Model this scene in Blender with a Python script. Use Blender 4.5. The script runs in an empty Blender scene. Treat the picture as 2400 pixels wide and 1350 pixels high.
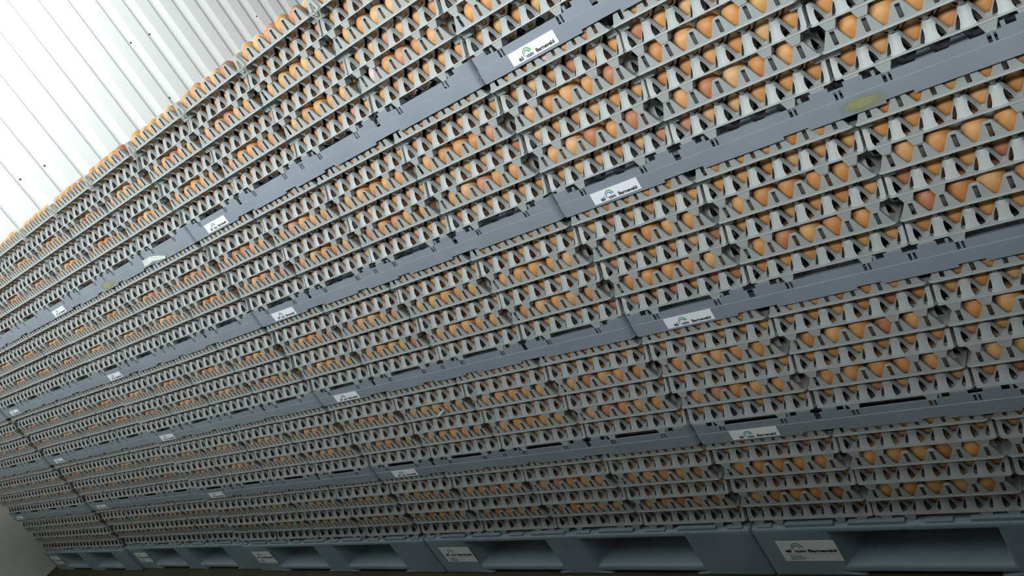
import bpy, bmesh, math, random
from mathutils import Vector, Matrix
random.seed(7)
sc = bpy.context.scene
COL = sc.collection

# ------------------------------------------------------------------ camera
CAM = Vector((1.0295, -1.32547, 1.51154))
ROWS = ((0.719196, 0.21923, 0.659315), (0.46273, 0.556733, -0.689877), (-0.518303, 0.801241, 0.298956))
FPX = 1953.1284
cam_data = bpy.data.cameras.new('camera')
cam = bpy.data.objects.new('camera', cam_data)
COL.objects.link(cam)
cam.matrix_world = Matrix.Translation(CAM) @ Matrix(ROWS).to_4x4()
cam_data.sensor_width = 36.0
cam_data.lens = FPX / 2400 * 36
cam_data.shift_x, cam_data.shift_y = 0.000945, -0.00025
cam_data.clip_start = 0.05
sc.camera = cam

# ------------------------------------------------------------------ light, world, exposure
sc.view_settings.view_transform = 'Standard'
sc.view_settings.look = 'None'
sc.view_settings.gamma = 1.0
sc.view_settings.exposure = 0.0
sc.view_settings.use_curve_mapping = False
world = bpy.data.worlds.new('world'); sc.world = world
world.use_nodes = True
bg = world.node_tree.nodes['Background']
bg.inputs[0].default_value = (0.86, 0.93, 1.0, 1)
bg.inputs[1].default_value = 0.06

def area(name, loc, rot, sx, sy, power, color=(1, 1, 1)):
    d = bpy.data.lights.new(name, 'AREA'); d.shape = 'RECTANGLE'
    d.size, d.size_y, d.energy, d.color = sx, sy, power, color
    o = bpy.data.objects.new(name, d); COL.objects.link(o)
    o.location = loc; o.rotation_euler = rot
    return o
area('added_front_light', (-0.3, -3.2, 3.25), (math.radians(84), 0, 0), 7.0, 0.7, 305, (0.96, 0.99, 1.0))  # unseen soft light added in front, shaped so the stack dims downwards
area('added_wall_light', (-3.2, 1.3, 4.3), (0, math.radians(25), 0), 0.3, 2.6, 100, (0.97, 1.0, 0.98))  # unseen lamp added to brighten the cladding

# ------------------------------------------------------------------ materials
def lin(c):
    return tuple(((v / 255) / 12.92 if v / 255 <= 0.04045 else ((v / 255 + 0.055) / 1.055) ** 2.4) for v in c) + (1,)
def material(name, c, rough=0.5, c2=None, scale=40, bump=0.0, bscale=300, spec=0.5, detail=4):
    m = bpy.data.materials.new(name); m.use_nodes = True
    nt = m.node_tree; b = nt.nodes['Principled BSDF']
    b.inputs['Roughness'].default_value = rough
    b.inputs['Specular IOR Level'].default_value = spec
    b.inputs['Base Color'].default_value = lin(c)
    tc = nt.nodes.new('ShaderNodeTexCoord')
    if c2:
        n = nt.nodes.new('ShaderNodeTexNoise'); n.inputs['Scale'].default_value = scale; n.inputs['Detail'].default_value = detail
        r = nt.nodes.new('ShaderNodeValToRGB')
        r.color_ramp.elements[0].position = 0.3; r.color_ramp.elements[1].position = 0.7
        r.color_ramp.elements[0].color = lin(c); r.color_ramp.elements[1].color = lin(c2)
        nt.links.new(tc.outputs['Object'], n.inputs['Vector']); nt.links.new(n.outputs['Fac'], r.inputs['Fac'])
        nt.links.new(r.outputs['Color'], b.inputs['Base Color'])
    if bump:
        n = nt.nodes.new('ShaderNodeTexNoise'); n.inputs['Scale'].default_value = bscale; n.inputs['Detail'].default_value = 3
        bp = nt.nodes.new('ShaderNodeBump'); bp.inputs['Strength'].default_value = bump; bp.inputs['Distance'].default_value = 0.001
        nt.links.new(tc.outputs['Object'], n.inputs['Vector']); nt.links.new(n.outputs['Fac'], bp.inputs['Height'])
        nt.links.new(bp.outputs['Normal'], b.inputs['Normal'])
    return m
M = {}
M['tray'] = material('tray_plastic', (157, 164, 163), 0.36, (164, 171, 171), 30, 0.05, 500)
M['divider'] = material('divider_plastic', (128, 138, 147), 0.48, (135, 145, 154), 12, 0.04, 900)
M['pallet'] = material('pallet_plastic', (130, 147, 158), 0.55, (140, 156, 164), 9, 0.5, 500)
M['sticker'] = material('sticker_paper', (236, 240, 246), 0.4)
M['ink'] = material('black_ink', (22, 22, 26), 0.5)
M['green'] = material('green_ink', (86, 176, 66), 0.5)
M['blue'] = material('blue_ink', (38, 108, 176), 0.5)
M['floor'] = material('floor_concrete', (56, 54, 40), 0.85, (74, 68, 48), 5, 0.6, 60, 0.3, 8)
M['plinth'] = material('plinth_concrete', (200, 206, 192), 0.85, (214, 216, 204), 14, 0.8, 45, 0.3, 8)
M['clad'] = material('white_cladding', (238, 241, 240), 0.35)
M['white'] = material('white_paint', (225, 228, 226), 0.6)
M['screw'] = material('screw_steel', (70, 72, 74), 0.5)
M['yolk'] = material('dried_yolk', (166, 168, 104), 0.5, (150, 158, 122), 70)
M['paper'] = material('torn_paper', (214, 218, 208), 0.7, (196, 202, 190), 60)
# dried egg: only patches of the smear are covered
def smear(m):
    nt = m.node_tree; out = nt.nodes['Material Output']; b = nt.nodes['Principled BSDF']
    tr = nt.nodes.new('ShaderNodeBsdfTransparent'); mx = nt.nodes.new('ShaderNodeMixShader')
    tc = nt.nodes.new('ShaderNodeTexCoord'); g = nt.nodes.new('ShaderNodeTexGradient'); g.gradient_type = 'SPHERICAL'
    mp = nt.nodes.new('ShaderNodeMapping'); mp.inputs['Location'].default_value = (-1, -1, 0); mp.inputs['Scale'].default_value = (2, 2, 2)
    n = nt.nodes.new('ShaderNodeTexNoise'); n.inputs['Scale'].default_value = 150
    ma = nt.nodes.new('ShaderNodeMath'); ma.operation = 'MULTIPLY'
    mr = nt.nodes.new('ShaderNodeMapRange'); mr.inputs[1].default_value = 0.05; mr.inputs[2].default_value = 0.32; mr.inputs[4].default_value = 0.8
    nt.links.new(tc.outputs['UV'], mp.inputs['Vector']); nt.links.new(mp.outputs['Vector'], g.inputs['Vector'])
    nt.links.new(tc.outputs['Object'], n.inputs['Vector'])
    nt.links.new(g.outputs['Fac'], ma.inputs[0]); nt.links.new(n.outputs['Fac'], ma.inputs[1])
    nt.links.new(ma.outputs[0], mr.inputs[0]); nt.links.new(mr.outputs[0], mx.inputs['Fac'])
    nt.links.new(tr.outputs[0], mx.inputs[1]); nt.links.new(b.outputs[0], mx.inputs[2]); nt.links.new(mx.outputs[0], out.inputs['Surface'])
smear(M['yolk'])
# clear plastic of the top clips
m = material('clear_plastic', (200, 206, 198), 0.15); M['clear'] = m
nt = m.node_tree; b = nt.nodes['Principled BSDF']; tr = nt.nodes.new('ShaderNodeBsdfTransparent'); mx = nt.nodes.new('ShaderNodeMixShader')
mx.inputs['Fac'].default_value = 0.5
nt.links.new(tr.outputs[0], mx.inputs[1]); nt.links.new(b.outputs[0], mx.inputs[2]); nt.links.new(mx.outputs[0], nt.nodes['Material Output'].inputs['Surface'])
# egg shells
EGG_COL = [((210, 151, 91), 'orange-brown'), ((215, 162, 106), 'golden brown'), ((201, 140, 84), 'dark orange'), ((188, 127, 91), 'reddish brown'),
           ((217, 171, 120), 'light tan'), ((198, 141, 109), 'pinkish brown'), ((209, 162, 98), 'yellowish brown'), ((222, 194, 190), 'pale pink')]
EGG_W = [30, 22, 18, 9, 10, 5, 9, 0.25]
EGGM = []
for i, (c, nm) in enumerate(EGG_COL):
    EGGM.append(material('egg_shell_' + nm.replace(' ', '_').replace('-', '_'), c, 0.42, tuple(int(v * 0.93) for v in c), 90, 0.25, 1400, 0.4))

# ------------------------------------------------------------------ helpers
def link(o, parent=None):
    COL.objects.link(o)
    if parent: o.parent = parent
    return o
def mesh(name, vs, fs, mat, smooth=False, sharp=None, mats=None, mi=None):
    me = bpy.data.meshes.new(name); me.from_pydata(vs, [], fs)
    for mm in (mats or [mat]): me.materials.append(mm)
    if mi: me.polygons.foreach_set('material_index', mi)
    if smooth: me.polygons.foreach_set('use_smooth', [True] * len(me.polygons))
    if sharp: me.set_sharp_from_angle(angle=math.radians(sharp))
    me.update(); return me
def obj(name, me, parent=None, loc=None, **props):
    o = bpy.data.objects.new(name, me)
    if loc is not None: o.location = loc
    link(o, parent)
    for k, v in props.items(): o[k] = v
    return o
class MB:
    def __init__(s): s.v = []; s.f = []
    def add(s, vs, fs):
        n = len(s.v); s.v += [tuple(p) for p in vs]; s.f += [tuple(i + n for i in f) for f in fs]
    def box(s, x0, x1, y0, y1, z0, z1):
        s.add([(x0, y0, z0), (x1, y0, z0), (x1, y1, z0), (x0, y1, z0), (x0, y0, z1), (x1, y0, z1), (x1, y1, z1), (x0, y1, z1)],
              [(0, 3, 2, 1), (4, 5, 6, 7), (0, 1, 5, 4), (1, 2, 6, 5), (2, 3, 7, 6), (3, 0, 4, 7)])
    def quad(s, *p): s.add(p, [tuple(range(len(p)))])
def bake(me, mods):
    """apply modifiers once and give back a plain mesh that copies can share"""
    o = bpy.data.objects.new('bake', me); COL.objects.link(o)
    for t, kw in mods:
        md = o.modifiers.new(t, t)
        for k, v in kw.items(): setattr(md, k, v)
    dg = bpy.context.evaluated_depsgraph_get(); dg.update()
    out = bpy.data.meshes.new_from_object(o.evaluated_get(dg))
    bpy.data.objects.remove(o); return out

# ------------------------------------------------------------------ measurements
PITCH_X, CELL = 1.2037, 0.2994
OX = [0.0, 0.0028, 0.0022, 0.0, -0.003]
OY = [0.0, -0.0006, -0.0024, 0.0062, -0.0080]
X_OF = [-n * PITCH_X + OX[n] for n in range(5)]
T, D, Z0 = 0.0468, 0.315, 0.1699
def rim_z(L, i):
    return Z0 + L * D + i * T + (0.006 * (1 - i / 5) if L == 0 else 0) - (0, 0.0035, 0.0025, 0, 0)[L]
P = 0.0488; HALF = 0.1491; EX = 3 * P
TRAY_Y = 0.0                      # front edge of every tray

# ------------------------------------------------------------------ setting
fl = MB(); fl.box(-5.2, 4.0, -4.0, 6.2, -0.1, 0.0)
obj('floor', mesh('floor', fl.v, fl.f, M['floor']), kind='structure')
w = MB(); w.box(-5.25, -4.955, -4.0, 6.2, 0.0, 1.15)
wf = MB(); wf.box(-4.955, 4.0, -2.15, -2.00, 0.0, 2.34)
obj('added_shade_wall', mesh('added_shade_wall', wf.v, wf.f, material('shade_wall_grey', (150, 152, 146), 0.85)), kind='structure')  # unseen low wall added behind the camera to shade the lower trays
wall = obj('wall_left', mesh('wall_left', w.v, w.f, M['plinth']), kind='structure')
# trapezoidal cladding, ribs every 20 cm, upright
WX = -5.034; prof = [(0.0, 0.0), (0.012, 0.0), (0.082, 0.034), (0.190, 0.034), (0.1915, 0.012), (0.1965, -0.004)]
vs, fs = [], []
y = -3.945
ys = []
while y < 6.1:
    for a, b_ in prof: ys.append((y + a, WX + b_))
    y += 0.2
for (yy, xx) in ys: vs += [(xx, yy, 1.15), (xx, yy, 4.6)]
for i in range(len(ys) - 1): fs.append((2 * i, 2 * i + 2, 2 * i + 3, 2 * i + 1))
clad = obj('cladding', mesh('cladding', vs, fs, M['clad']), wall)
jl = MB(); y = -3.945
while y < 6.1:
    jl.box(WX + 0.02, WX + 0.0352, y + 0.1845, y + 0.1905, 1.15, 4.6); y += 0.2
obj('rib_shade_line', mesh('rib_shade_line', jl.v, jl.f, material('painted_shade_grey', (176, 178, 176), 0.6)), clad, kind='stuff')  # grey strips paint in the shaded line beside each rib
fl = MB(); fl.box(-5.1, -4.955, -4.0, 6.2, 1.15, 1.18)
obj('ledge', mesh('ledge', fl.v, fl.f, M['white']), wall)
w = MB(); w.box(-5.2, 4.0, 6.1, 6.2, 0, 4.7)
obj('wall_back', mesh('wall_back', w.v, w.f, M['white']), kind='structure')
w = MB(); w.box(-5.2, 4.0, -4.0, 6.2, 4.6, 4.7)
obj('ceiling', mesh('ceiling', w.v, w.f, M['white']), kind='structure')
def pix_ray(x, y):
    v = Vector(((x - 1200 + 2.269) / FPX, -(y - 675 + 0.602) / FPX, -1.0))
    return Matrix(ROWS) @ v
def on_plane(x, y, ax, val):
    r = pix_ray(x, y); t = (val - CAM[ax]) / r[ax]; return CAM + r * t
sv, sf = [], []
for i in range(8):
    a = i * math.pi / 4; sv.append((-0.004, 0.009 * math.cos(a), 0.009 * math.sin(a)))
for i in range(8):
    a = i * math.pi / 4; sv.append((0.002, 0.007 * math.cos(a), 0.006 * math.sin(a)))
sf = [(i, (i + 1) % 8, 8 + (i + 1) % 8, 8 + i) for i in range(8)] + [tuple(range(8, 16))]
sm = mesh('screw', sv, sf, M['screw'])
for px, py in ((351, 80), (307, 100), (105, 388), (48, 420), (398, 229), (602, 38)):
    q = on_plane(px, py, 0, WX + 0.034)
    for _ in range(4):
        yy = (q.y + 3.945) % 0.2
        q = on_plane(px, py, 0, WX + (0.0 if yy < 0.012 else 0.034 * min(1, (yy - 0.012) / 0.07)))
    obj('screw', sm, clad, q)

# ------------------------------------------------------------------ egg tray mesh
DR = [0.0062, 0.0082, 0.0130, 0.0168, 0.0212, 0.0256, 0.0346]   # radii towards the cup
DZ = [0.0310, 0.0290, 0.0180, 0.0022, -0.0085, -0.0150, -0.0155]
AR = [0.0064, 0.0080, 0.0112, 0.0146, 0.0180, 0.0212, P / 2]     # radii towards the next pillar
AZ = [0.0310, 0.0290, 0.0232, 0.0167, 0.0102, 0.0045, 0.0033]
OR = [0.0070, 0.0086, 0.0134, 0.0161, 0.0192, 0.0226, 0.0346]     # radii on the side turned to the outside
OZ = [0.0310, 0.0288, 0.0190, 0.0135, 0.0070, 0.0008, 0.0004]
def patch(mb, cx, cy, xside, yout, angs, rings, window):
    """one hollow pillar with its quarter cups. xside: -1/0/1 keeps only that half (+1 keeps x>0); yout: side without cups"""
    A = [a for a in angs if xside == 0 or (xside > 0 and (a <= 90 or a >= 270)) or (xside < 0 and 90 <= a <= 270)]
    if xside > 0: A = [a for a in A if a >= 270] + [a for a in A if a <= 90]
    idx = []; base = len(mb.v); V = []
    for a in A:
        t = math.radians(a); c, s = math.cos(t), math.sin(t)
        wgt = math.sin(2 * t) ** 2
        R = (P / 2) / max(abs(c), abs(s))
        col = []
        for j in rings:
            if j == 6:
                r = R; e = min(abs(c), abs(s)) / max(abs(c), abs(s))     # 0 at the saddle .. 1 at the cup centre
                z = 0.0035 + (-0.0155 - 0.0035) * (1 - (1 - min(1, e / 0.62)) ** 1.6)
            else:
                w2 = wgt ** 0.8; outside = yout and s * yout > 1e-6
                if outside:
                    w2 = 1.0 if abs(s) > 0.7 else wgt ** 1.5
                    r = AR[j] * (1 - w2) + OR[j] * w2; z = AZ[j] * (1 - w2) + OZ[j] * w2
                else:
                    r = AR[j] * (1 - w2) + DR[j] * w2; z = AZ[j] * (1 - w2) + DZ[j] * w2
                if window and 2 <= j <= 5:
                    q_ = a % 90
                    if q_ in (27, 63):
                        dl = (12, 4, 1, 4)[j - 2]; t2 = math.radians(a + (dl if q_ == 27 else -dl)); c, s = math.cos(t2), math.sin(t2)
                        if j == 2 and not outside: z += 0.001
                    elif q_ in (35, 55):
                        dl = (8, 1, 0, 0)[j - 2]; z += 0.0008 * (j == 2); t2 = math.radians(a + (dl if q_ == 35 else -dl)); c, s = math.cos(t2), math.sin(t2)
                        if j == 5: z -= 0.0012
                    elif q_ == 45 and j == 2: z += 0.0016
                r = min(r, R * 0.985)
            x_, y_ = r * c, r * s
            if yout and y_ * yout > 1e-6:
                z = max(0.0004, z - 0.0035 * min(1, abs(y_) / (P / 2)) * (j >= 5))
            c, s = math.cos(t), math.sin(t)
            col.append(len(mb.v) + len(V)); V.append((cx + x_, cy + y_, z))
        idx.append(col)
    F = []
    n = len(A); closed = xside == 0
    for k in range(n if closed else n - 1):
        k2 = (k + 1) % n; a1, a2 = A[k], A[k2]
        mid = ((a1 + (a2 if a2 > a1 else a2 + 360)) / 2) % 90
        for r in range(len(rings) - 1):
            if window and 2 <= rings[r] <= 4 and 27 < mid < 63: continue
            F.append((idx[k][r], idx[k][r + 1], idx[k2][r + 1], idx[k2][r]))
    top = [c[0] for c in idx]
    F.append(tuple(reversed(top)) if False else tuple(top))
    mb.v += V; mb.f += F
HI = [q * 90 + a for q in range(4) for a in (0, 13, 27, 35, 45, 55, 63, 77)]
MID = [q * 90 + a for q in range(4) for a in (0, 27, 45, 63)]
LO = [q * 90 + a for q in range(4) for a in (0, 45)]
def tooth(mb, x, cy, out):
    """flat face that closes a halved pillar on the long edge, with its upright slot"""
    sx, zs0, zs1 = 0.0037, 0.0050, 0.0278
    for s in (-1, 1):
        L = [(AR[j], AZ[j]) for j in range(7)] + [(P / 2, 0.0)]
        pts = [(x, cy + s * r, z) for r, z in L]
        inner = [(x, cy + s * sx, zs1), (x, cy + s * sx, zs1 - 0.006), (x, cy + s * sx, 0.012), (x, cy + s * sx, zs0 + 0.001), (x, cy + s * (sx - 0.0015), zs0), (x, cy, zs0), (x, cy, 0.0)]
        top = [(x, cy, 0.031), (x, cy, zs1)]
        polys = [[top[0], pts[0], pts[1], inner[0], top[1]], [pts[1], pts[2], inner[1], inner[0]], [pts[2], pts[3], inner[2], inner[1]],
                 [pts[3], pts[4], inner[3], inner[2]], [pts[4], pts[5], pts[6], pts[7], inner[6], inner[5], inner[4], inner[3]]]
        for p_ in polys:
            p_ = p_ if s * out > 0 else p_[::-1]
            mb.quad(*p_)
def lug(mb, x, y0, y1):
    mb.add([(x - 0.0135, y0, 0), (x + 0.0135, y0, 0), (x + 0.0068, y0, -0.0158), (x - 0.0068, y0, -0.0158),
            (x - 0.0135, y1, 0), (x + 0.0135, y1, 0), (x + 0.0068, y1, -0.0158), (x - 0.0068, y1, -0.0158)],
           [(0, 3, 2, 1), (4, 5, 6, 7), (0, 4, 7, 3), (1, 2, 6, 5), (3, 7, 6, 2)])
def rim(mb, n=4):
    def ring(h, r, z):
        o = []
        for cx_, cy_, a0 in ((1, 1, 0), (-1, 1, 90), (-1, -1, 180), (1, -1, 270)):
            for k in range(n + 1):
                a = math.radians(a0 + 90 * k / n); o.append((cx_ * (h - r) + r * math.cos(a), cy_ * (h - r) + r * math.sin(a), z))
        return o
    rs = [ring(EX - 0.002, 0.006, 0.0004), ring(HALF - 0.0004, 0.009, 0.0012), ring(HALF, 0.009, 0.0004), ring(HALF, 0.009, -0.0012), ring(HALF - 0.0022, 0.008, -0.0016), ring(HALF - 0.0026, 0.008, -0.0004)]
    N = len(rs[0]); base = len(mb.v)
    for r_ in rs: mb.v += r_
    for a in range(len(rs) - 1):
        for k in range(N):
            k2 = (k + 1) % N
            mb.f.append((base + a * N + k, base + (a + 1) * N + k, base + (a + 1) * N + k2, base + a * N + k2))
def tray_mesh(level):
    mb = MB()
    for k in range(7):
        for j in range(6):
            near = j <= 1 or k <= 1
            if level == 'hi': angs, rings = (HI, range(7)) if near else (LO, (0, 2, 4, 6))
            else:
                if j > 2 and k > 2: continue
                angs, rings = (MID, (0, 2, 3, 4, 5, 6)) if (j == 0 or k == 0) else (LO, (0, 2, 4, 6))
            rings = list(rings)
            patch(mb, (k - 3) * P, (j - 2.5) * P, 1 if k == 0 else -1 if k == 6 else 0, -1 if j == 0 else 1 if j == 5 else 0, angs, rings, near and not (level != 'hi' and j and k))
    for j in range(6):
        tooth(mb, -EX, (j - 2.5) * P, -1)
        if level == 'hi': tooth(mb, EX, (j - 2.5) * P, 1)
    body = mesh('egg_tray', mb.v, mb.f, M['tray'])
    if level == 'hi':
        bm = bmesh.new(); bm.from_mesh(body); bmesh.ops.remove_doubles(bm, verts=bm.verts, dist=0.0002); bm.to_mesh(body); bm.free()
        body = bake(body, [('SOLIDIFY', dict(thickness=0.0011, offset=0.0))])
    ex = MB()
    for i in (0, 1, 4, 5):
        lug(ex, (i - 2.5) * P, -0.1485, -0.128)
        if level == 'hi': lug(ex, (i - 2.5) * P, 0.1485, 0.128)
    rim(ex, 4 if level == 'hi' else 1)
    bm = bmesh.new(); bm.from_mesh(body)
    off = mesh('x', ex.v, ex.f, M['tray']); bm.from_mesh(off); bm.to_mesh(body); bm.free()
    body.polygons.foreach_set('use_smooth', [True] * len(body.polygons))
    body.set_sharp_from_angle(angle=math.radians(38))
    body.name = 'egg_tray_' + level
    return body
TRAY = tray_mesh('hi'); TRAY_LO = tray_mesh('lo')

# ------------------------------------------------------------------ egg mesh
def egg_shape(seg, rg, r=0.0216, h=0.057):
    v = [(0, 0, 0)]; f = []
    for i in range(1, rg):
        ph = math.pi * i / rg; t = -math.cos(ph)
        rr = r * math.sqrt(max(0, 1 - t * t)) * (1 + 0.15 * t) / 1.012
        for k in range(seg):
            a = 2 * math.pi * k / seg; v.append((rr * math.cos(a), rr * math.sin(a), (t + 1) * h / 2))
    v.append((0, 0, h)); n = len(v) - 1
    for k in range(seg):
        f.append((0, 1 + (k + 1) % seg, 1 + k)); f.append((n, n - seg + k, n - seg + (k + 1) % seg))
    for i in range(rg - 2):
        for k in range(seg):
            a = 1 + i * seg; f.append((a + k, a + (k + 1) % seg, a + seg + (k + 1) % seg, a + seg + k))
    return v, f
ev, ef = egg_shape(24, 16)
EGG = [mesh('egg', ev, ef, mm, True) for mm in EGGM]
EV1, EF1 = egg_shape(18, 12); EV2, EF2 = egg_shape(12, 8); EV3, EF3 = egg_shape(7, 5)

# ------------------------------------------------------------------ pallets
PS = ['nearest pallet', 'second nearest pallet', 'middle pallet', 'second farthest pallet', 'farthest pallet']
def pixel(pt):
    d = Vector(pt) - CAM; R = Matrix(ROWS).transposed() @ d
    if R.z > -0.05: return None
    return 1200 - 2.269 + FPX * R.x / -R.z, 675 - 0.602 - FPX * R.y / -R.z, -R.z
def pallet_mesh():
    xs = [0.0, 0.05, 0.185, 0.533, 0.665, 1.010, 1.15, 1.199]
    zs = [0.0, 0.014, 0.034, 0.139, 0.158]
    ysv = [0.0, 0.038, 0.90, 0.945]
    nx, nz, ny = len(xs), len(zs), len(ysv)
    solid = lambda i, k: not ((i in (2, 4)) and k == 2) and not (i in (2, 4) and k == 0)
    vid = {}; V = []; F = []
    def vert(i, j, k):
        if (i, j, k) in vid: return vid[(i, j, k)]
        x, y_, z = xs[i], ysv[j], zs[k]
        if 1 <= j <= 2:                      # openings narrow inwards
            if k in (2, 3):
                x += {2: 0.024, 3: -0.012, 4: 0.024, 5: -0.012}.get(i, 0)
                if k == 2 and 2 <= i <= 5: z += 0.004
        if k == 0 and i in (2, 4): x += 0.04
        if k == 0 and i in (3, 5): x -= 0.04
        vid[(i, j, k)] = len(V); V.append((x, y_, z)); return vid[(i, j, k)]
    for i in range(nx - 1):
        for j in range(ny - 1):
            for k in range(nz - 1):
                if not solid(i, k): continue
                q = lambda a, b_, c: vert(i + a, j + b_, k + c)
                if j == 0: F.append((q(0, 0, 0), q(1, 0, 0), q(1, 0, 1), q(0, 0, 1)))
                if j == ny - 2: F.append((q(0, 1, 0), q(0, 1, 1), q(1, 1, 1), q(1, 1, 0)))
                if i == 0 or not solid(i - 1, k): F.append((q(0, 0, 0), q(0, 0, 1), q(0, 1, 1), q(0, 1, 0)))
                if i == nx - 2 or not solid(i + 1, k): F.append((q(1, 0, 0), q(1, 1, 0), q(1, 1, 1), q(1, 0, 1)))
                if k == 0 or not solid(i, k - 1): F.append((q(0, 0, 0), q(0, 1, 0), q(1, 1, 0), q(1, 0, 0)))
                if k == nz - 2 or not solid(i, k + 1): F.append((q(0, 0, 1), q(1, 0, 1), q(1, 1, 1), q(0, 1, 1)))
    me = mesh('pallet', V, F, M['pallet'])
    me = bake(me, [('BEVEL', dict(width=0.007, segments=3, limit_method='ANGLE', angle_limit=math.radians(50)))])
    bm = bmesh.new(); bm.from_mesh(me)
    ex = MB()                               # low locating ridges along the front of the deck
    for a, b_ in ((0.02, 0.055), (0.09, 0.205), (0.24, 0.36), (0.40, 0.455), (0.49, 0.62), (0.66, 0.71), (0.745, 0.86), (0.90, 0.96), (1.0, 1.11), (1.14, 1.18)):
        ex.box(a, b_, 0.0035, 0.020, 0.150, 0.1655 if (b_ - a) > 0.08 else 0.162)
    for a, b_ in ((0.19, 0.54), (0.66, 1.02)): ex.box(a, b_, 0.36, 0.52, 0.004, 0.150)      # plugs added across the fork openings to keep them dark
    for yy in (0.3, 0.6, 0.9): ex.box(0.02, 1.18, yy - 0.01, yy + 0.01, 0.155, 0.164)
    off = mesh('x', ex.v, ex.f, M['pallet']); bm.from_mesh(off); bm.to_mesh(me); bm.free()
    me.polygons.foreach_set('use_smooth', [True] * len(me.polygons)); me.set_sharp_from_angle(angle=math.radians(40))
    me.name = 'pallet'
    return me
PALLET = pallet_mesh()

# ------------------------------------------------------------------ stickers
def text_mesh(s, size, bold=0.0, sx=1.0, space=1.0):
    cu = bpy.data.curves.new('t', 'FONT'); cu.body = s; cu.size = size; cu.offset = bold; cu.space_character = space
    cu.resolution_u = 3; cu.extrude = 0.00004
    o = bpy.data.objects.new('t', cu); COL.objects.link(o)
    dg = bpy.context.evaluated_depsgraph_get(); dg.update()
    me = bpy.data.meshes.new_from_object(o.evaluated_get(dg)); bpy.data.objects.remove(o)
    w_ = max(v.co.x for v in me.vertices); x0 = min(v.co.x for v in me.vertices)
    return me, x0, w_
def lettering(items, name):
    """items: (string, x, z, size, wanted width, bold) laid in the sticker's own plane"""
    vs, fs = [], []
    for s, x, z, size, width, bold in items:
        me, x0, x1 = text_mesh(s, size, bold)
        k = width / (x1 - x0); n = len(vs)
        vs += [(x + (v.co.x - x0) * k, v.co.z - 0.0007, z + v.co.y) for v in me.vertices]
        fs += [tuple(n + i for i in p_.vertices) for p_ in me.polygons]
        bpy.data.meshes.remove(me)
    return mesh(name, vs, fs, M['ink'])
def arc(cx, cz, rx, rz, w0, w1, a0, a1, mat, name):
    vs, fs = [], []; n = 18
    for i in range(n + 1):
        t = i / n; a = math.radians(a0 + (a1 - a0) * t); w_ = w0 + (w1 - w0) * t
        for r_ in (1, 0):
            for yy in (-0.0008, -0.0003):
                vs.append((cx + (rx - (0 if r_ else w_)) * math.cos(a), yy, cz + (rz - (0 if r_ else w_)) * math.sin(a)))
    for i in range(n):
        a = 4 * i; fs += [(a, a + 4, a + 6, a + 2), (a, a + 1, a + 5, a + 4), (a + 2, a + 6, a + 7, a + 3)]
    return mesh(name, vs, fs, mat)
SW, SH = 0.1129, 0.0252
s1 = MB(); s1.box(0, SW, -0.0004, 0.0004, -SH, 0)
ST = mesh('sticker', s1.v, s1.f, M['sticker'])
ST_T = lettering([('ei', 0.0180, -0.0222, 0.0125, 0.0100, 0.0003), ('com', 0.0365, -0.0222, 0.0098, 0.0170, 0.0003), ('Barneveld', 0.0610, -0.0218, 0.0098, 0.0440, 0.0003)], 'lettering')
ST_G = arc(0.0422, -0.0160, 0.0112, 0.0128, 0.0006, 0.0032, 196, 18, M['green'], 'green_arc')
ST_B = arc(0.0412, -0.0170, 0.0080, 0.0092, 0.0004, 0.0024, 196, 24, M['blue'], 'blue_arc')
BW, BH = 0.1414, 0.0655
s2 = MB(); s2.box(0, BW, -0.0004, 0.0004, -BH, 0)
BT = mesh('sticker', s2.v, s2.f, M['sticker'])
items = [('ei', 0.012, -0.036, 0.0155, 0.0150, 0.0005), ('com', 0.0355, -0.036, 0.0118, 0.0270, 0.0005), ('Barneveld', 0.0690, -0.036, 0.0118, 0.0670, 0.0005),
         ('e i e r e n   e n   e i p r o d u c t e n', 0.0150, -0.0425, 0.0040, 0.118, 0.0)]
BT_T = lettering(items, 'lettering')
# address lines, too small to read: short printed dashes
ad = MB()
for r_, (n, wd) in enumerate(((6, 0.030), (7, 0.036), (8, 0.042), (6, 0.030))):
    x = 0.016; z = -0.0475 - r_ * 0.0041; rr = random.Random(r_)
    while x < 0.016 + wd:
        d_ = 0.0015 + 0.002 * rr.random(); ad.box(x, x + d_, -0.0007, -0.0003, z - 0.0012, z); x += d_ + 0.0007
BT_A = mesh('small_print', ad.v, ad.f, M['ink'])
BT_G = arc(0.0460, -0.0290, 0.0160, 0.0235, 0.0012, 0.0036, 170, 20, M['green'], 'green_arc')
BT_B = arc(0.0440, -0.0300, 0.0115, 0.0165, 0.0008, 0.0026, 172, 28, M['blue'], 'blue_arc')
def sticker(parent, loc, big, rotz=0.0):
    st = obj('sticker', BT if big else ST, parent, loc, label='white sticker with black lettering under a green and blue arc')
    st.rotation_euler = (0, rotz, 0)
    for nm, me in ((('lettering', BT_T), ('green_arc', BT_G), ('blue_arc', BT_B), ('small_print', BT_A)) if big else (('lettering', ST_T), ('green_arc', ST_G), ('blue_arc', ST_B))):
        obj(nm, me, st)
FRONT_P = -0.0105
for n in range(5):
    p_ = obj('pallet', PALLET, None, (X_OF[n], OY[n] + FRONT_P, 0), category='pallet', group='plastic pallets under the egg stacks')
    p_['label'] = ['blue-grey plastic pallet on the floor, nearest, cut by the right picture edge', 'blue-grey plastic pallet, second from the right, with two dark fork openings',
                   'blue-grey plastic pallet in the middle of the row of five', 'blue-grey plastic pallet, second from the plastered wall', 'blue-grey plastic pallet, farthest, beside the plastered wall'][n]
    sticker(p_, (0.0474, -0.0004, 0.1179 + (0.002 if n else 0)), True, (0, 0.0, 0, 0, 0)[n])

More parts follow.
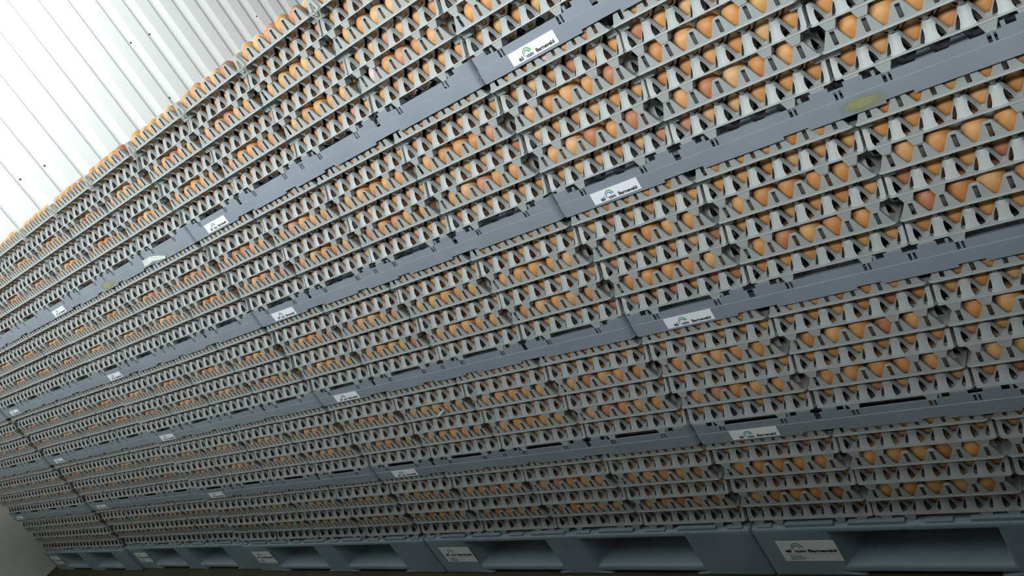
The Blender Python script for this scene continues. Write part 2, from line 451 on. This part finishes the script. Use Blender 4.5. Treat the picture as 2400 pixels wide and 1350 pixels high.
# ------------------------------------------------------------------ dividers
# z is measured from the rim of the tray that stands on the divider
RIDGE, LOW, LOWR, TOPE, TOPM = -0.0325, -0.0625, -0.0572, -0.0060, -0.0160
def divider_mesh():
    W = 1.199; r = 0.014
    mb = MB()
    def add_profile(breaks, zlo, zhi, y0, y1, holes=()):
        """front strip cut in columns; zlo/zhi are functions of x; holes: (x0, x1, z0, z1)"""
        bs = sorted(set([round(b_, 5) for b_ in breaks] + [round(v, 5) for h_ in holes for v in h_[:2]]))
        for a, b_ in zip(bs[:-1], bs[1:]):
            m_ = (a + b_) / 2; lo, hi = zlo(m_), zhi(m_)
            hs = sorted([h_ for h_ in holes if h_[0] < m_ < h_[1]], key=lambda h_: h_[2]); z = lo
            for h_ in hs:
                if h_[2] > z: mb.box(a, b_, y0, y1, z, h_[2])
                z = max(z, h_[3])
            if hi > z: mb.box(a, b_, y0, y1, z, hi)
    # lower lip
    raised = [(0.2510, 0.3350), (0.4900, 0.5340), (0.6600, 0.7020), (0.8600, 0.9440)]
    lb = [r, W - r] + [v for p_ in raised for v in p_]
    add_profile(lb, lambda x: LOWR if any(a < x < b_ for a, b_ in raised) else LOW, lambda x: RIDGE, -0.0030, 0.0005)
    # upper lip with notches and slots
    holes = []; ub = [r, W - r]
    def cellpos(x): return x - CELL * math.floor(x / CELL)
    for c in range(4):
        x0 = c * CELL
        ub += [x0 + 0.0620, x0 + 0.0870, x0 + 0.2100, x0 + 0.2365]
        for lx in (0.0760, 0.2225):
            holes += [(x0 + lx - 0.0068, x0 + lx - 0.0012, RIDGE + 0.001, -0.0166), (x0 + lx + 0.0022, x0 + lx + 0.0062, RIDGE + 0.001, -0.0166)]
        for nx in (0.043, 0.2425): holes.append((x0 + nx, x0 + nx + 0.0135, -0.0145, -0.0040))
        if c:
            holes.append((x0 - 0.0125, x0 + 0.0125, -0.0135, -0.0035))
            if c == 2: holes += [(x0 - 0.0065, x0 - 0.002, RIDGE + 0.001, -0.0165), (x0 + 0.0015, x0 + 0.006, RIDGE + 0.001, -0.0165)]
            else: holes.append((x0 - 0.0080, x0 + 0.0045, RIDGE + 0.001, -0.0125))
    def hi(x):
        c = cellpos(x); return TOPM if 0.0620 < c < 0.2365 else TOPE
    add_profile(ub, lambda x: RIDGE, hi, -0.0018, 0.0012, holes)
    # chamfered top of the lower lip (the light line along the ridge)
    mb.add([(r, -0.0030, RIDGE), (W - r, -0.0030, RIDGE), (W - r, -0.0018, RIDGE + 0.0006), (r, -0.0018, RIDGE + 0.0006)], [(0, 1, 2, 3)])
    # rounded corners and end lips
    for side in (0, 1):
        pts = []
        for k in range(7):
            a = math.radians(180 + 90 * k / 6) if side == 0 else math.radians(270 + 90 * k / 6)
            pts.append((math.cos(a), math.sin(a)))
        cx_ = r if side == 0 else W - r
        for (off, z0, z1) in ((0.0, LOW, RIDGE), (0.0012, RIDGE, TOPE)):
            yb = -0.0030 + r
            vs = []
            for c_, s_ in pts:
                for z in (z0, z1):
                    vs.append((cx_ + c_ * (r - off), yb + s_ * (r - off), z)); vs.append((cx_ + c_ * (r - off - 0.003), yb + s_ * (r - off - 0.003), z))
            fs = []
            for k in range(6):
                a = 4 * k; fs += [(a, a + 4, a + 6, a + 2), (a + 1, a + 3, a + 7, a + 5), (a + 2, a + 6, a + 7, a + 3), (a, a + 1, a + 5, a + 4)]
            mb.add(vs, fs)
            xa, xb = (off, off + 0.003) if side == 0 else (W - off - 0.003, W - off)
            mb.box(xa, xb, yb, 0.90, z0, z1)
    mb.box(0.002, W - 0.002, 0.026, 0.90, -0.0340, -0.0300); mb.box(0.002, W - 0.002, 0.001, 0.030, -0.0475, -0.0455); mb.box(0.002, W - 0.002, 0.026, 0.028, -0.0475, -0.0300)          # deck between the lips
    # cup sockets on the deck that carry the trays above, seen through the long gaps
    for c in range(4):
        for i in range(6):
            for jy in range(3):
                x = c * CELL + 0.0275 + P * i; y_ = 0.0517 + jy * P
                a = 0.016; b2 = 0.009
                mb.add([(x - a, y_ - a, -0.030), (x + a, y_ - a, -0.030), (x + a, y_ + a, -0.030), (x - a, y_ + a, -0.030), (x - b2, y_ - b2, -0.0165), (x + b2, y_ - b2, -0.0165), (x + b2, y_ + b2, -0.0165), (x - b2, y_ + b2, -0.0165)],
                       [(4, 5, 6, 7), (0, 1, 5, 4), (1, 2, 6, 5), (2, 3, 7, 6), (3, 0, 4, 7)])
    me = mesh('divider', mb.v, mb.f, M['divider'], True, 40)
    return me
DIVIDER = divider_mesh()
LV = ['lowest', 'second lowest', 'second highest', 'highest']
dividers = {}
for n in range(5):
    for L in range(1, 5):
        z = Z0 + L * D
        d_ = obj('divider', DIVIDER, None, (X_OF[n] + random.uniform(-0.001, 0.001), OY[n], z), category='divider', group='blue-grey dividers between the layers of egg trays')
        d_['label'] = 'blue-grey divider with a white sticker, %s of its stack, above the %s' % (LV[L - 1], PS[n])
        dividers[(n, L)] = d_
        sticker(d_, (0.0880 + random.uniform(-0.0015, 0.0015), -0.0034, RIDGE - 0.0004), False, math.radians(random.uniform(-0.5, 0.5)))
# dried yolk smears on three lips
def stain(n, L, x, z, w_, h_, rot=0):
    me = bpy.data.meshes.new('yolk_stain'); a, b_ = w_ / 2, h_ / 2
    me.from_pydata([(-a, 0, -b_), (a, 0, -b_), (a, 0, b_), (-a, 0, b_)], [], [(0, 1, 2, 3)])
    uv = me.uv_layers.new(); 
    for i, c_ in enumerate(((0, 0), (1, 0), (1, 1), (0, 1))): uv.data[i].uv = c_
    me.materials.append(M['yolk'])
    o = obj('yolk_stain', me, dividers[(n, L)], (x, -0.0034, z), label='dried yellow-green yolk smear'); o.rotation_euler = (0, rot, 0)
def local(n, L, px, py):
    q = on_plane(px, py, 1, OY[n] - 0.003); return q.x - dividers[(n, L)].location.x, q.z - dividers[(n, L)].location.z
for n, L, px, py, w_, h_ in ((0, 3, 2022, 243, 0.090, 0.030), (2, 4, 252, 668, 0.125, 0.040), (1, 3, 428, 823, 0.07, 0.022)):
    lx, lz = local(n, L, px, py); stain(n, L, lx, max(lz, -0.048), w_, h_)

# ------------------------------------------------------------------ trays and eggs
LAYS = ['bottom layer', 'second layer', 'middle layer', 'fourth layer', 'top layer']
ORD = ['1st', '2nd', '3rd', '4th', '5th', '6th']
trays = []
for n in range(5):
    for L in range(5):
        for m_ in range(4):
            for i in range(6):
                jx, jy = random.uniform(-0.0011, 0.0011), random.uniform(-0.0012, 0.0012)
                c = (X_OF[n] + CELL * (m_ + 0.5) + jx, OY[n] + TRAY_Y + HALF + 0.0010 + jy, rim_z(L, i))
                pr = pixel((c[0], OY[n], c[2] + 0.02)); d = (Vector((c[0], OY[n], c[2])) - CAM).length
                seen = pr is not None and -90 < pr[0] < 2400 + 130 and -80 < pr[1] < 1400
                trays.append(dict(n=n, L=L, m=m_, i=i, c=c, d=d, seen=seen, rz=math.radians(random.uniform(-0.25, 0.25)), B=(i % 2 == 1)))
vis = sorted([t for t in trays if t['seen']], key=lambda t: t['d'])
own = set(id(t) for t in vis[:300])
lo_v = [v.co.copy() for v in TRAY_LO.vertices]; lo_f = [tuple(p_.vertices) for p_ in TRAY_LO.polygons]
rest = MB()
# B trays show the edge that holds five eggs: turned a quarter
for t in trays:
    ang = t['rz'] + (math.pi / 2 if t['B'] else 0)
    if id(t) in own:
        o = obj('egg_tray', TRAY, None, t['c'], category='egg tray', group='grey egg trays stacked on the pallets')
        o.rotation_euler = (0, 0, ang)
        o['label'] = 'grey egg tray, %s up in the %s, %s stack from left, %s' % (ORD[t['i']], LAYS[t['L']], ORD[t['m']], PS[t['n']])
    else:
        R = Matrix.Translation(t['c']) @ Matrix.Rotation(ang, 4, 'Z')
        rest.add([tuple(R @ v) for v in lo_v], lo_f)
me = mesh('egg_trays', rest.v, rest.f, M['tray'], True, 38)
obj('egg_trays', me, kind='stuff', label='grey plastic egg trays stacked on the far pallets', category='egg tray')
# eggs
eggs = []
PALE = (866, 180)
for t in trays:
    cx, cy, cz = t['c']
    nx, ny = (5, 6) if t['B'] else (6, 5)
    for j in range(4 if t['seen'] else 1):
        for i in range(nx):
            x = cx + (i - (nx - 1) / 2) * P; y_ = cy + (j - (ny - 1) / 2) * P
            pr = pixel((x, y_, cz + 0.02))
            inside = pr is not None and -15 < pr[0] < 2415 and -15 < pr[1] < 1365
            hidden = (t['i'] == 5 and t['L'] < 4) * 0.25 + (0 if t['B'] else 0.12)
            eggs.append(dict(t=t, i=i, j=j, p=(x, y_, cz - 0.0148), d=(Vector((x, y_, cz)) - CAM).length + hidden, seen=inside, pr=pr,
                             c=random.choices(range(8), EGG_W)[0]))
best = min((e for e in eggs if e['j'] == 0 and e['pr']), key=lambda e: (e['pr'][0] - PALE[0]) ** 2 + (e['pr'][1] - PALE[1]) ** 2); best['c'] = 7
front = sorted([e for e in eggs if e['seen'] and e['j'] == 0], key=lambda e: e['d'])[:300]
mine = set(id(e) for e in front)
gv, gf, gm = [], [], []
for e in eggs:
    tilt = (random.gauss(0, 0.05), random.gauss(0, 0.05), random.random() * 6.28); s = random.gauss(1.0, 0.018); sz = s * random.gauss(1.0, 0.02)
    s = min(s, 1.03)
    if id(e) in mine:
        o = obj('egg', EGG[e['c']], None, e['p'], category='egg', group='brown eggs in the nearer trays')
        o.rotation_euler = tilt; o.scale = (s, s, sz)
        t = e['t']
        o['label'] = '%s egg %s from left, %s tray up, %s stack, %s, %s' % (EGG_COL[e['c']][1], ORD[e['i']], ORD[t['i']], ORD[t['m']], LAYS[t['L']], PS[t['n']])
    else:
        v, f = (EV2, EF2) if (e['j'] == 0 or (e['t']['L'] == 4 and e['t']['i'] == 5)) and e['t']['seen'] else (EV3, EF3)
        if e['j'] == 0 and e['seen'] and e['d'] < 3.6: v, f = EV1, EF1
        n0 = len(gv); x, y_, z = e['p']
        gv += [(x + a * s, y_ + b_ * s, z + c_ * sz) for a, b_, c_ in v]
        gf += [tuple(k + n0 for k in q) for q in f]; gm += [e['c']] * len(f)
me = mesh('eggs', gv, gf, None, True, None, EGGM, gm)
obj('eggs', me, kind='stuff', label='brown eggs filling the trays deeper in and farther off', category='egg')

# ------------------------------------------------------------------ clear clips on the topmost trays, scraps of paper
def clip_mesh():
    mb = MB()
    def bar(p0, p1, w_, t_):
        p0, p1 = Vector(p0), Vector(p1); d = (p1 - p0).normalized(); n_ = Vector((0, 1, 0)); s_ = d.cross(n_).normalized() * w_ / 2; h_ = n_ * t_ / 2
        mb.add([p0 - s_ - h_, p0 + s_ - h_, p0 + s_ + h_, p0 - s_ + h_, p1 - s_ - h_, p1 + s_ - h_, p1 + s_ + h_, p1 - s_ + h_],
               [(0, 3, 2, 1), (4, 5, 6, 7), (0, 1, 5, 4), (1, 2, 6, 5), (2, 3, 7, 6), (3, 0, 4, 7)])
    # arch over the first tooth
    pts = [(-0.0155, 0.003)] + [(0.0100 * math.cos(a), 0.0228 + 0.0100 * math.sin(a)) for a in [math.pi - k * math.pi / 8 for k in range(9)]] + [(0.0155, 0.003)]
    inn = [(-0.007, 0.004)] + [(0.0045 * math.cos(a), 0.0150 + 0.0045 * math.sin(a)) for a in [math.pi - k * math.pi / 8 for k in range(9)]] + [(0.007, 0.004)]
    for k in range(10):
        a, b_, c_, d_ = pts[k], pts[k + 1], inn[k + 1], inn[k]
        for yy in (-0.0035, -0.0015): mb.quad(*[(q[0], yy, q[1]) for q in (a, b_, c_, d_)])
        mb.quad((a[0], -0.0035, a[1]), (b_[0], -0.0035, b_[1]), (b_[0], 0.014, b_[1]), (a[0], 0.014, a[1]))
    # V-shaped tongue hanging below the rim
    for a, b_ in (((-0.018, 0.003), (-0.002, -0.016)), ((-0.002, -0.016), (0.010, -0.014)), ((0.010, -0.014), (0.0135, 0.003)), ((-0.010, 0.002), (0.001, -0.009)), ((0.001, -0.009), (0.006, 0.002))):
        bar((a[0], -0.0035, a[1]), (b_[0], -0.0035, b_[1]), 0.0018, 0.004)
    return mesh('clip', mb.v, mb.f, M['clear'], True, 30)
CLIP = clip_mesh()
for n in range(4):
    for m_ in range(4):
        x = X_OF[n] + CELL * m_ + 0.0275
        pr = pixel((x, 0, rim_z(4, 5)))
        if pr is None or not (-10 < pr[0] < 2400 and -10 < pr[1] < 1350): continue
        obj('clip', CLIP, None, (x, OY[n] - 0.0005, rim_z(4, 5)), category='clip', group='clear clips along the topmost trays',
            label='clear plastic clip on the topmost tray, %s stack on the %s' % (ORD[m_], PS[n]))
def scrap(px, py, n, outline, label, y_off=-0.0045):
    q = on_plane(px, py, 1, OY[n] + y_off)
    vs = []; k = len(outline)
    for dy in (0.0, 0.0006):
        for (ax, ay) in outline:
            w_ = on_plane(ax, ay, 1, OY[n] + y_off); vs.append((w_.x - q.x, dy + 0.0015 * math.sin(ax * 0.35), w_.z - q.z))
    fs = [tuple(range(k)), tuple(reversed(range(k, 2 * k)))] + [(i, (i + 1) % k, k + (i + 1) % k, k + i) for i in range(k)]
    obj('paper_scrap', mesh('paper_scrap', vs, fs, M['paper']), None, q, category='paper', label=label)
scrap(360, 610, 2, [(334, 612), (350, 602), (366, 600), (388, 599), (389, 604), (372, 609), (358, 612), (350, 620), (340, 625)], 'torn strip of pale paper stuck on a top divider lip')
scrap(1035, 970, 1, [(1026, 972), (1034, 963), (1041, 961), (1038, 966), (1033, 974), (1024, 977)], 'small white paper scrap lying on a grey egg tray rim')
